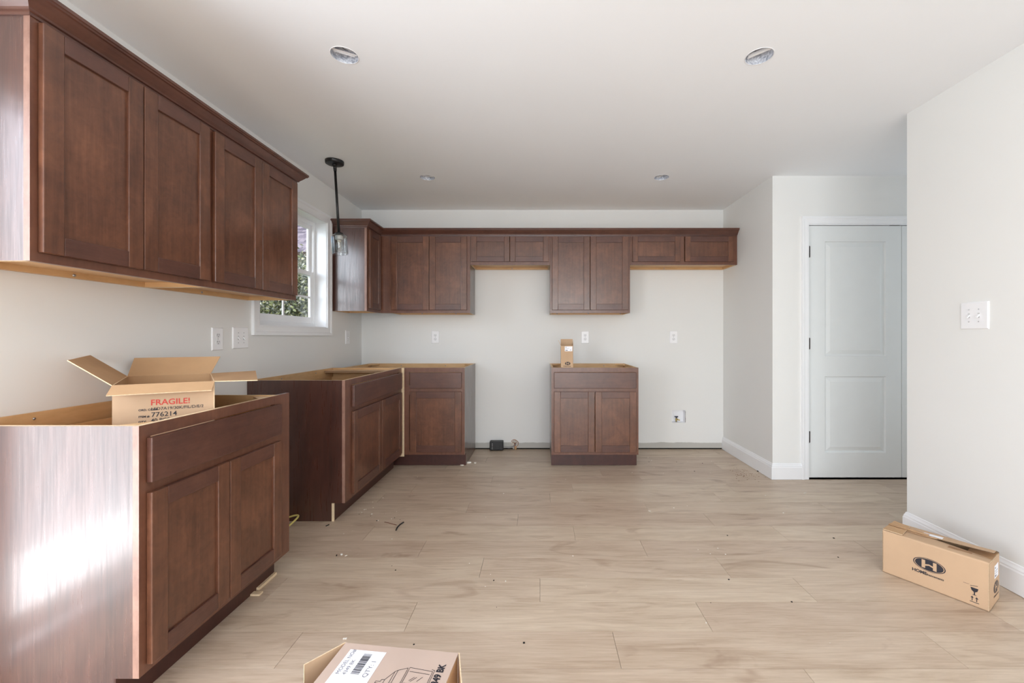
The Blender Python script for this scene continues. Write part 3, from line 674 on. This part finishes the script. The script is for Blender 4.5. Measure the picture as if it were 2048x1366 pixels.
def logo(parent, cx_, cz_, w, o3, xd, yd, asp=.52):
    """black oval with inner ring and cut-out H; o3: origin, xd/yd in-plane axes, normal = xd x yd"""
    o3, xd, yd = Vector(o3), Vector(xd), Vector(yd); n = xd.cross(yd)
    P = lambda x, y, h=0: o3+xd*x+yd*y+n*h
    a, b = w/2, w/2*asp
    ell = lambda s, h, rv=0: [P(cx_+a*s*math.cos(2*PI*k/40), cz_+b*s*math.sin(2*PI*k/40), h) for k in range(40)]
    bm = bmesh.new(); poly_prism(bm, ell(1, .0002), n*.0003); lg = link('logo_oval', bm, ink, parent)
    bm = bmesh.new()
    o_, i_ = ell(.93, .0007), ell(.88, .0007); vo = [bm.verts.new(p) for p in o_]; vi = [bm.verts.new(p) for p in i_]
    for k in range(40): bm.faces.new((vo[k], vo[(k+1) % 40], vi[(k+1) % 40], vi[k]))
    link('logo_ring', bm, card, lg)
    bm = bmesh.new(); u = b*.62; wx = a*.46
    for pts in ([(-wx, -u), (-wx+a*.22, -u), (-wx+a*.22, u), (-wx, u)], [(wx-a*.22, -u), (wx, -u), (wx, u), (wx-a*.22, u)], [(-wx+a*.2, -u*.02), (0, u*.22), (wx-a*.2, -u*.02), (wx-a*.2, -u*.42), (0, -u*.12), (-wx+a*.2, -u*.42)]):
        poly_prism(bm, [P(cx_+x, cz_+y, .0007) for x, y in pts], n*.0002)
    link('logo_letter', bm, card, lg)
# long carton on the floor at right
r = thing('cardboard_box', 'long narrow tan carton with black oval H logo on floor by right wall', 'box', (1.671, 2.054, .001), math.atan2(-.836, .547))
l_, w_, h_ = .362, .170, .203
bm = bmesh.new()
for a, b in (((0, 0), (l_, 0)), ((l_, 0), (l_, w_)), ((l_, w_), (0, w_)), ((0, w_), (0, 0))):
    fs = flat(bm, [(a[0], a[1], 0), (b[0], b[1], 0), (b[0], b[1], h_-.006), (a[0], a[1], h_-.006)], -.003, 2); fs[0].material_index = 0; fs[1].material_index = 1
flat(bm, [(0, 0, 0), (l_, 0, 0), (l_, w_, 0), (0, w_, 0)], .003, 0)
link('body', bm, CM, r)
z1 = h_-.006
bm = bmesh.new(); n = 12   # front top flap with a rounded crease, sagging on the right
prof = lambda t: [(.0, z1), (.002, z1+.004), (.007, z1+.006), (.04, z1+.006-.000*t), (.084, z1+.007-.012*t)]
rings = [[bm.verts.new((l_*k/n, y, z)) for y, z in prof(max(0, (k/n-.45)/.55))]+[bm.verts.new((l_*k/n, y+.001, z-.003)) for y, z in prof(max(0, (k/n-.45)/.55))[::-1]] for k in range(n+1)]
for a, b in zip(rings, rings[1:]):
    for k in range(10): f = bm.faces.new((a[k], a[(k+1) % 10], b[(k+1) % 10], b[k])); f.material_index = 2 if k in (4, 9) else 0
for g in (rings[0], rings[-1][::-1]): bm.faces.new(g).material_index = 2
link('flap', bm, CM, r)
bm = bmesh.new()
def prof2(t): return [(w_, z1), (w_-.003, z1+.005), (w_-.05, z1+.010+.014*t), (.080, z1+.0102+.015*t)]
rings = [[bm.verts.new((l_*k/n, y, z)) for y, z in prof2(max(0, (k/n-.35)/.65))]+[bm.verts.new((l_*k/n, y, z-.003)) for y, z in prof2(max(0, (k/n-.35)/.65))[::-1]] for k in range(n+1)]
for a, b in zip(rings, rings[1:]):
    for k in range(8): f = bm.faces.new((a[k], a[(k+1) % 8], b[(k+1) % 8], b[k])); f.material_index = (2 if a[0].co.x > l_*.42 else 3) if k in (3, 7) else 0
for g in (rings[0], rings[-1][::-1]): bm.faces.new(g).material_index = 2
link('flap', bm, [card, card_in, plain('dark_torn_edge', srgb(92, 70, 50), .9, var=.4, scale=200), card_in], r)
quad_sheet('end_flap', [(l_-.004, .01, z1-.004), (l_-.004, w_-.01, z1-.002), (l_-.085, w_-.01, z1-.006), (l_-.085, .01, z1-.012)], .003, CM, r)
quad_sheet('end_flap', [(.0, .004, z1+.0085), (.075, .004, z1+.0085), (.070, .12, z1+.016), (.002, .15, z1+.0135)], .0025, CM, r)
box('tape', (.001, .150, .070, .098, z1+.0165, z1+.0170), tape_m, r)
quad_sheet('label', [(.125, .090, z1+.0125), (.195, .090, z1+.0150), (.195, .116, z1+.0150), (.125, .116, z1+.0125)], .0004, [paper]*3, r)
quad_sheet('print_block', [(.225, .035, z1+.0062), (.30, .035, z1+.0055), (.30, .062, z1+.004), (.225, .062, z1+.005)], .0003, [plain('brown_print_block', srgb(160, 122, 88), .8, var=.25, scale=300)]*3, r)
logo(r, .172, .108, .112, (0, 0, 0), (1, 0, 0), (0, 0, 1), .52)
text(r, 'HOME', .0185, (.112, -.0008, .060), X_, Z_, ink, bold=.0007, sx=1.0); text(r, 'nhancements', .0135, (.1605, -.0008, .060), X_, Z_, ink, sx=.86, bold=.0003)
bm = bmesh.new()     # handling marks: glass, arrows
def fl2(pts): poly_prism(bm, [(x, -.0002, z) for x, z in pts], (0, -.0003, 0))
gx = .318
fl2([(gx-.012, .078), (gx+.012, .078), (gx+.009, .066), (gx+.0018, .060), (gx+.0018, .050), (gx+.008, .047), (gx-.008, .047), (gx-.0018, .050), (gx-.0018, .060), (gx-.009, .066)])
for s in (-1, 1): fl2([(gx+s*.007-.0012, .022), (gx+s*.007+.0012, .022), (gx+s*.007+.0012, .034), (gx+s*.007+.005, .034), (gx+s*.007, .042), (gx+s*.007-.005, .034), (gx+s*.007-.0012, .034)])
fl2([(gx-.014, .016), (gx+.014, .016), (gx+.014, .0185), (gx-.014, .0185)]); fl2([(gx-.013, .083), (gx+.010, .088), (gx+.010, .090), (gx-.013, .085)]); fl2([(gx-.035, .086), (gx-.016, .087), (gx-.016, .088), (gx-.035, .087)])
link('handling_marks', bm, ink, r)
quad_sheet('label', [(l_+.0003, .085, .110), (l_+.0003, .150, .110), (l_+.0003, .150, .165), (l_+.0003, .085, .165)], .0004, [paper]*3, r)
boxes('label_print', [(l_+.0007, l_+.0010, .092, .104, .151, .157), (l_+.0007, l_+.0010, .092, .138, .140, .1415), (l_+.0007, l_+.0010, .092, .130, .130, .1312), (l_+.0007, l_+.0010, .092, .112, .116, .123)], inkg, r)
logo(r, .112, .070, .085, (l_, 0, 0), (0, 1, 0), (0, 0, 1), .60)
text(r, 'HOMEnhancements', .010, (l_+.0008, .072, .032), (0, 1, 0), Z_, ink, bold=.0003)

# lantern carton at the bottom of the picture
ang = math.atan2(-.038, .319)
hC = .30; wC, dC = .321, .26
r = thing('cardboard_box', 'greyish carton with lantern drawing and white model label, cut by picture bottom', 'box', (-.537+(-.117)*dC, 1.1626-.993*dC, .001), ang)
bm = bmesh.new()
for dms in ((0, wC, 0, .003, .001, hC), (0, wC, dC-.003, dC, .001, hC), (0, wC, .003, dC-.003, hC-.003, hC), (0, wC, .003, dC-.003, .001, .004)): bx(bm, *dms)
link('body', bm, [card_pink], r)
quad_sheet('flap', [(0, dC, .004), (0, dC, hC), (-.062, dC-.085, hC-.002), (-.062, dC-.085, .006)][::-1], .003, [card, card_in, card_edge], r)
quad_sheet('flap', [(wC, dC, .004), (wC, dC, hC), (wC+.038, dC-.098, hC-.003), (wC+.038, dC-.098, .006)], .003, [card, card, card_edge], r)
quad_sheet('flap', [(0, 0, .004), (0, 0, hC), (-.09, .02, hC-.002), (-.09, .02, .006)], .003, [card, card_in, card_edge], r)
quad_sheet('end_panel', [(wC-.004, .004, .004), (wC-.004, dC-.004, .004), (wC-.004, dC-.004, hC-.004), (wC-.004, .004, hC-.004)], .003, [card_in]*3, r)
zt = hC+.0003
lab = quad_sheet('label', [(.028, dC-.215, zt), (.130, dC-.215, zt), (.130, dC-.022, zt), (.028, dC-.022, zt)], .0004, [paper]*3, r)
UP_, RT_ = (0, 1, 0), (-1, 0, 0)      # text running away from the camera
zl = zt+.0008
text(r, 'MODEL NO#', .0150, (.046, dC-.105, zl), UP_, RT_, inkg, sx=.95); text(r, '4349 BK', .0140, (.063, dC-.105, zl), UP_, RT_, inkg, sx=1.0)
text(r, 'QTY: 1', .0175, (.119, dC-.108, zl), UP_, RT_, inkg, sx=1.05); boxes('label_print', [(.1085, .1100, dC-.19, dC-.13, zl-.0003, zl), (.1125, .1135, dC-.19, dC-.15, zl-.0003, zl)], inkg, r)
bm = bmesh.new(); random.seed(11); y = dC-.100
while y < dC-.032:
    wv = random.choice((.0008, .0012, .002)); bx(bm, .074, .096, y, y+wv, zl-.0003, zl); y += wv+random.choice((.0009, .0013, .002))
link('barcode', bm, ink, lab)
bm = bmesh.new(); lathe(bm, [(0, .0), (.016, .0)], 24, (.062, dC-.150, zl)); link('round_seal', bm, plain('grey_blue_print', srgb(150, 152, 176), .6), lab)
def lines(name, segs, wd, o2, parent, mat):
    bm = bmesh.new()
    for (x0, y0, x1, y1) in segs:
        a, b = Vector((x0, y0, 0)), Vector((x1, y1, 0)); n = (b-a).normalized().cross(Vector((0, 0, 1)))*wd/2
        poly_prism(bm, [Vector(o2)+p for p in (a-n, b-n, b+n, a+n)], (0, 0, .0002))
    return link(name, bm, mat, parent)
# lantern outline: axis runs along +y (away), roof to the left
S = []
def pl(pts):
    for p, q in zip(pts, pts[1:]): S.append((*p, *q))
pl([(0, .012), (.012, .012), (.012, .018), (.020, .018), (.034, .045), (.040, .050), (.062, .060), (.062, -.030), (.040, -.022), (.034, -.018), (.020, .0), (.012, .0), (.012, .006), (0, .006), (0, .012)])
pl([(.066, .062), (.128, .056), (.128, -.028), (.066, -.030), (.066, .062)]); pl([(.070, .050), (.124, .046)]); pl([(.070, .014), (.124, .012)]); pl([(.070, .010), (.124, .008)]); pl([(.070, -.020), (.124, -.020)])
pl([(.124, .062), (.132, .060), (.132, -.034)]); pl([(.080, .022), (.090, .034)]); pl([(.084, .020), (.096, .034)]); pl([(.100, .022), (.110, .036)]); pl([(.080, -.014), (.090, -.004)]); pl([(.100, -.014), (.112, 0)])
pl([(.020, .018), (.020, 0)]); pl([(.034, .045), (.034, -.018)]); pl([(.040, .050), (.040, -.022)])
lines('lantern_drawing', [(x0+0, y0, x1+0, y1) for x0, y0, x1, y1 in S], .0011, (.148, dC-.125, zt), r, ink)
text(r, '4349 BK', .0245, (.302, dC-.118, zt+.0002), UP_, RT_, ink, sx=.86, bold=.0010)

# small carton on the right base cabinet
r = thing('cardboard_box', 'small upright tan carton with white label on the back wall base cabinet', 'box', (.183, 3.692, .8765), math.radians(-2))
w_, d_, h_ = .107, .105, .192
bm = bmesh.new()
for a, b, hh_ in (((0, 0), (w_, 0), h_), ((w_, 0), (w_, d_), h_), ((w_, d_), (0, d_), h_), ((0, d_), (0, 0), h_)):
    fs = flat(bm, [(a[0], a[1], 0), (b[0], b[1], 0), (b[0], b[1], hh_), (a[0], a[1], hh_)], -.002, 2); fs[0].material_index = 0; fs[1].material_index = 1
flat(bm, [(0, 0, 0), (w_, 0, 0), (w_, d_, 0), (0, d_, 0)], .002, 0); link('body', bm, CM, r)
quad_sheet('flap', [(0, d_, h_), (w_, d_, h_), (w_, d_+.004, h_+.058), (0, d_+.004, h_+.058)][::-1], .002, [card, card_in, card_edge], r)
quad_sheet('flap', [(0, 0, h_-.004), (0, d_-.01, h_), (-.022, d_-.012, h_+.050), (-.022, .0, h_+.046)], .002, [card_in, card, card_edge], r)
quad_sheet('flap', [(w_, 0, h_), (w_, d_, h_), (w_+.002, d_-.004, h_+.050), (w_+.002, .06, h_+.020)], .002, [card, card_in, card_edge], r)
quad_sheet('label', [(.034, -.0004, h_-.048), (.100, -.0004, h_-.048), (.100, -.0004, h_-.006), (.034, -.0004, h_-.006)], .0003, [paper]*3, r)
boxes('label_print', [(.040, .050, -.0012, -.0008, h_-.016, h_-.012), (.040, .070, -.0012, -.0008, h_-.025, h_-.0235), (.040, .060, -.0012, -.0008, h_-.043, h_-.037), (.082, .088, -.0012, -.0008, h_-.040, h_-.034)], inkg, r)
logo(r, .060, .036, .050, (0, 0, 0), (1, 0, 0), (0, 0, 1), .62)
text(r, 'HOMEnhancements', .0085, (.020, -.0006, .010), X_, Z_, ink, bold=.0004)

# ------------------------------------------------------------------ floor debris
r = thing('electrical_cable', 'loop of flat yellow cable showing behind the nearest base cabinet', 'cable', (-1.560, 2.435, .0))
bm = bmesh.new(); tube(bm, spline([(-.10, -.02, .012), (-.02, .12, .030), (.06, .15, .050), (.085, .12, .045), (.05, .02, .015), (-.05, -.08, .008)]), .0055, 8); link('cable_loop', bm, yellow, r)
def px(x, y): Y = 842*1.145/(y-674); return ((x-1080)*Y/842, Y)
def piece(name, label, cat, pts, rad, mat, group=None):
    bm = bmesh.new(); tube(bm, [(px(x, y)[0], px(x, y)[1], z) for x, y, z in pts], rad, 8); tag(link(name, bm, mat), label, cat, group)
piece('wire_offcut', 'short curved piece of black wire on the floor', 'offcut', [(792, 1062, .005), (795, 1056, .005), (800, 1051, .006), (807, 1047, .008)], .0042, blackp)
piece('twig', 'thin reddish brown splinter on the floor beside the black wire', 'splinter', [(769, 1045, .003), (778, 1047, .003), (793, 1051, .003)], .0016, plain('reddish_splinter', srgb(120, 66, 46), .8))
piece('splinter', 'small black splinter on floor before the sink cabinet end', 'splinter', [(652, 1053, .003), (658, 1050, .003)], .003, darkm)
def chipbit(name, label, x, y, w, d, h, rz, mat, cat='debris', group=None):
    X, Y = px(x, y); bm = bmesh.new(); random.seed(int(x*7+y))
    n = 7; pts = [(w*random.uniform(.35, .55)*math.cos(2*PI*k/n), d*random.uniform(.35, .55)*math.sin(2*PI*k/n), .0008) for k in range(n)]
    poly_prism(bm, pts, (0, 0, h)); o = link(name, bm, mat); o.location = (X, Y, 0); o.rotation_euler = (0, 0, rz); tag(o, label, cat, group)
white = plain('white_plaster', srgb(236, 232, 224), .8)
chipbit('plaster_chip', 'white plaster chip beside the corner base cabinet foot', 938, 926, .050, .030, .010, .3, white)
chipbit('plaster_chip', 'smaller white plaster chip, right of the other near the corner base cabinet', 950, 926.5, .028, .022, .008, .9, white)
chipbit('wood_shim', 'pale shim on floor at the corner base cabinet toe kick', 924, 931, .035, .015, .006, 0, white, 'shim')
chipbit('foam_bit', 'round white foam bit on floor in front of the nearest cabinet', 683, 1110, .014, .012, .006, 0, white)
chipbit('wood_shaving', 'thin white shaving on floor, right of the foam bit', 692, 1112, .016, .005, .003, .8, white)
chipbit('gravel_bit', 'small dark grit on floor, left of the foam bit', 673, 1112, .006, .012, .005, 0, darkm)
chipbit('paper_scrap', 'tiny white paper scrap on open floor before the right base cabinet', 1299, 1022.5, .020, .007, .002, -.4, white)
chipbit('paper_scrap', 'tiny white paper scrap on floor toward the hall door', 1610, 986.5, .022, .010, .002, 0, white)
chipbit('tar_scrap', 'flat black scrap on floor against the right baseboard corner', 1517, 943, .036, .022, .005, .2, darkm)
bm = bmesh.new(); X0, Y0 = px(520, 1190)   # shims under the filler of the nearest cabinet
bx(bm, -1.2835, -1.268, 1.90, 2.028, .0005, .013); bx(bm, -1.2835, -1.240, 1.86, 1.885, .0005, .008); o = link('wood_shim', bm, raw); tag(o, 'raw wooden shim under the far end of the nearest base cabinet', 'shim')
bm = bmesh.new(); random.seed(21)
for k in range(170):
    cl = random.random()
    if cl < .35: x, y = random.gauss(640, 26), random.gauss(1055, 9)
    elif cl < .6: x, y = random.gauss(745, 30), random.gauss(1010, 18)
    elif cl < .8: x, y = random.gauss(1330, 110), random.gauss(925, 14)
    else: x, y = random.uniform(600, 1700), random.uniform(940, 1290)
    if y < 905: y = 905
    X, Y = px(x, y)
    if not (-1.17 < X < 1.8 and 1.3 < Y < 4.2) or (X < -.6 and Y > 3.6) or (X < .95 and Y > 3.6) or (X > 1.55 and 1.7 < Y < 2.3): continue
    s = random.uniform(.0012, .0034); bx(bm, X-s, X+s*random.uniform(.5, 1.6), Y-s, Y+s, .0003, .0003+s*.7, mi=0 if random.random() < .72 else 1)
tag(link('sawdust', bm, [white, darkm]), 'scattered plaster crumbs and sawdust specks over the wooden floor', 'debris', kind='stuff')
bm = bmesh.new(); random.seed(22)
for k in range(60):
    X, Y = 1.70+random.gauss(0, .06), 3.50+random.gauss(0, .07); s = random.uniform(.001, .004)
    if X < 1.845: bx(bm, X-s, X+s, Y-s*.5, Y+s*.5, .0003, .002)
tag(link('dirt', bm, plain('brown_dirt', srgb(136, 100, 72), .9)), 'brown dirt crumbs on floor by the right baseboard corner', 'dirt', kind='stuff')

# ------------------------------------------------------------------ outdoors
grass = plain('lawn', srgb(96, 112, 60), .9, var=.3, scale=3)
box('ground', (-40, XL-.14, -25, 60, -.30, -.15), grass)['kind'] = 'structure'
box('patio_slab', (-3.6, XL-.14, -2.2, 1.6, -.15, -.04), plain('patio_concrete', srgb(200, 196, 188), .9, var=.06))['kind'] = 'structure'
def leafy(name, label, base, h, rad, nleaf, cols, trunk, seed, lean=(0, 0), z_lo=.25, group='trees outside the window'):
    random.seed(seed); r = thing(name, label, 'tree', base, 0, group)
    bm = bmesh.new(); tp = Vector((lean[0], lean[1], h*.8)); main = spline([(0, 0, 0), (lean[0]*.3+.05, lean[1]*.3, h*.3), tp])
    tube(bm, main, [.085*(1-.75*i/(len(main)-1)) for i in range(len(main))], 8)
    tips = []
    for k in range(22):
        p0 = main[random.randint(4, len(main)-1)]; a = random.uniform(0, 2*PI); L = random.uniform(.5, 1)*rad
        p2 = p0+Vector((math.cos(a)*L, math.sin(a)*L, random.uniform(.0, .5)*L)); tube(bm, [p0, (p0+p2)/2+Vector((0, 0, .1)), p2], [.022, .014, .006], 5); tips += [p2, (p0+p2)/2]
    link('trunk', bm, trunk, r)
    bm = bmesh.new(); clumps = [Vector((lean[0]*.6, lean[1]*.6, 0))+Vector((random.gauss(0, .55)*rad, random.gauss(0, .55)*rad, h*random.uniform(z_lo, 1))) for _ in range(70)]+tips
    for k in range(nleaf):
        c = random.choice(clumps); p = c+Vector((random.gauss(0, 1), random.gauss(0, 1), random.gauss(0, .8)))*.17*rad
        if p.z < .15: continue
        n = Vector((random.gauss(0, 1), random.gauss(0, 1), random.gauss(.4, .8))).normalized(); t = n.orthogonal().normalized(); t.rotate(Matrix.Rotation(random.uniform(0, 2*PI), 3, n)); b = n.cross(t); L = random.uniform(.03, .065); wd = L*.42
        v = [bm.verts.new(p+q) for q in (t*-L, b*wd+n*.006, t*L, -b*wd+n*.006)]; bm.faces.new((v[0], v[1], v[2])).material_index = k % len(cols); bm.faces.new((v[0], v[2], v[3])).material_index = k % len(cols)
    f = link('foliage', bm, cols, r, mw=1); f['kind'] = 'stuff'
    return r
g1, g2, g3, g4 = [plain('leaf_'+n_, c, .5, var=.2) for n_, c in (('green', srgb(116, 126, 86)), ('olive', srgb(150, 152, 112)), ('dark', srgb(74, 82, 66)), ('grey', srgb(158, 162, 150)))]
bark = plain('bark', srgb(110, 96, 84), .9, var=.3, scale=20); pale_bark = plain('pale_bark', srgb(196, 188, 176), .8, var=.2, scale=12)
leafy('tree', 'pale-trunked leaning tree seen at the left of the kitchen window', (-5.15, 7.95, -.15), 3.0, .60, 2200, [g2, g1, g4], pale_bark, 41, (-.45, .1), .45)
leafy('tree', 'dense dark leafed tree in the middle of the kitchen window', (-6.45, 9.7, -.15), 3.3, .9, 8000, [g3, g4, g1, g3], bark, 42)
leafy('tree', 'bright green tree at the right of the kitchen window', (-5.25, 9.5, -.15), 2.95, .8, 7000, [g1, g2, g4, g3], bark, 43)
leafy('tree', 'olive green tree behind the others outside the kitchen window', (-8.6, 13.6, -.15), 3.5, 1.4, 9000, [g2, g1, g3], bark, 44)
leafy('tree', 'dark shrub-like tree below the roof outside the kitchen window', (-6.5, 12.0, -.15), 3.2, 1.1, 9000, [g3, g1, g4], bark, 45, z_lo=.1)
hs_ = thing('house', 'neighbouring house with purplish grey shingle roof seen through the upper sash', 'house', (-12.5, 17, -.15))
box('house_wall', (-6, 6, .5, 8, 0, 4.7), plain('house_siding', srgb(196, 192, 184), .8), hs_)
bm = bmesh.new(); shc = [plain('shingle_'+n_, c, .85, var=.15, scale=6) for n_, c in (('mauve', srgb(112, 104, 118)), ('slate', srgb(88, 82, 96)), ('light', srgb(134, 126, 138)))]
random.seed(9)
for i in range(26):
    y = i*.17; z = 4.72+i*.115; x = -6.4-random.uniform(0, .3)
    while x < 6.4:
        wv = random.uniform(.25, .4); e = random.uniform(0, .012)
        poly_prism(bm, [(x, y, z+.03+e), (x+wv-.012, y, z+.03+e), (x+wv-.012, y+.26, z+.03+.176), (x, y+.26, z+.03+.176)], (0, 0, -.02), random.randrange(3)); x += wv
s_ = link('shingle', bm, shc, hs_); s_['kind'] = 'stuff'
bm = bmesh.new(); poly_prism(bm, [(-6.4, .0, 4.70), (-6.4, 4.45, 7.70), (-6.4, 8.9, 4.70), (-6.4, 8.8, 4.55), (-6.4, 4.45, 7.5), (-6.4, .1, 4.55)], (12.8, 0, 0)); link('roof_deck', bm, plain('fascia_brown', srgb(84, 66, 60), .7), hs_)
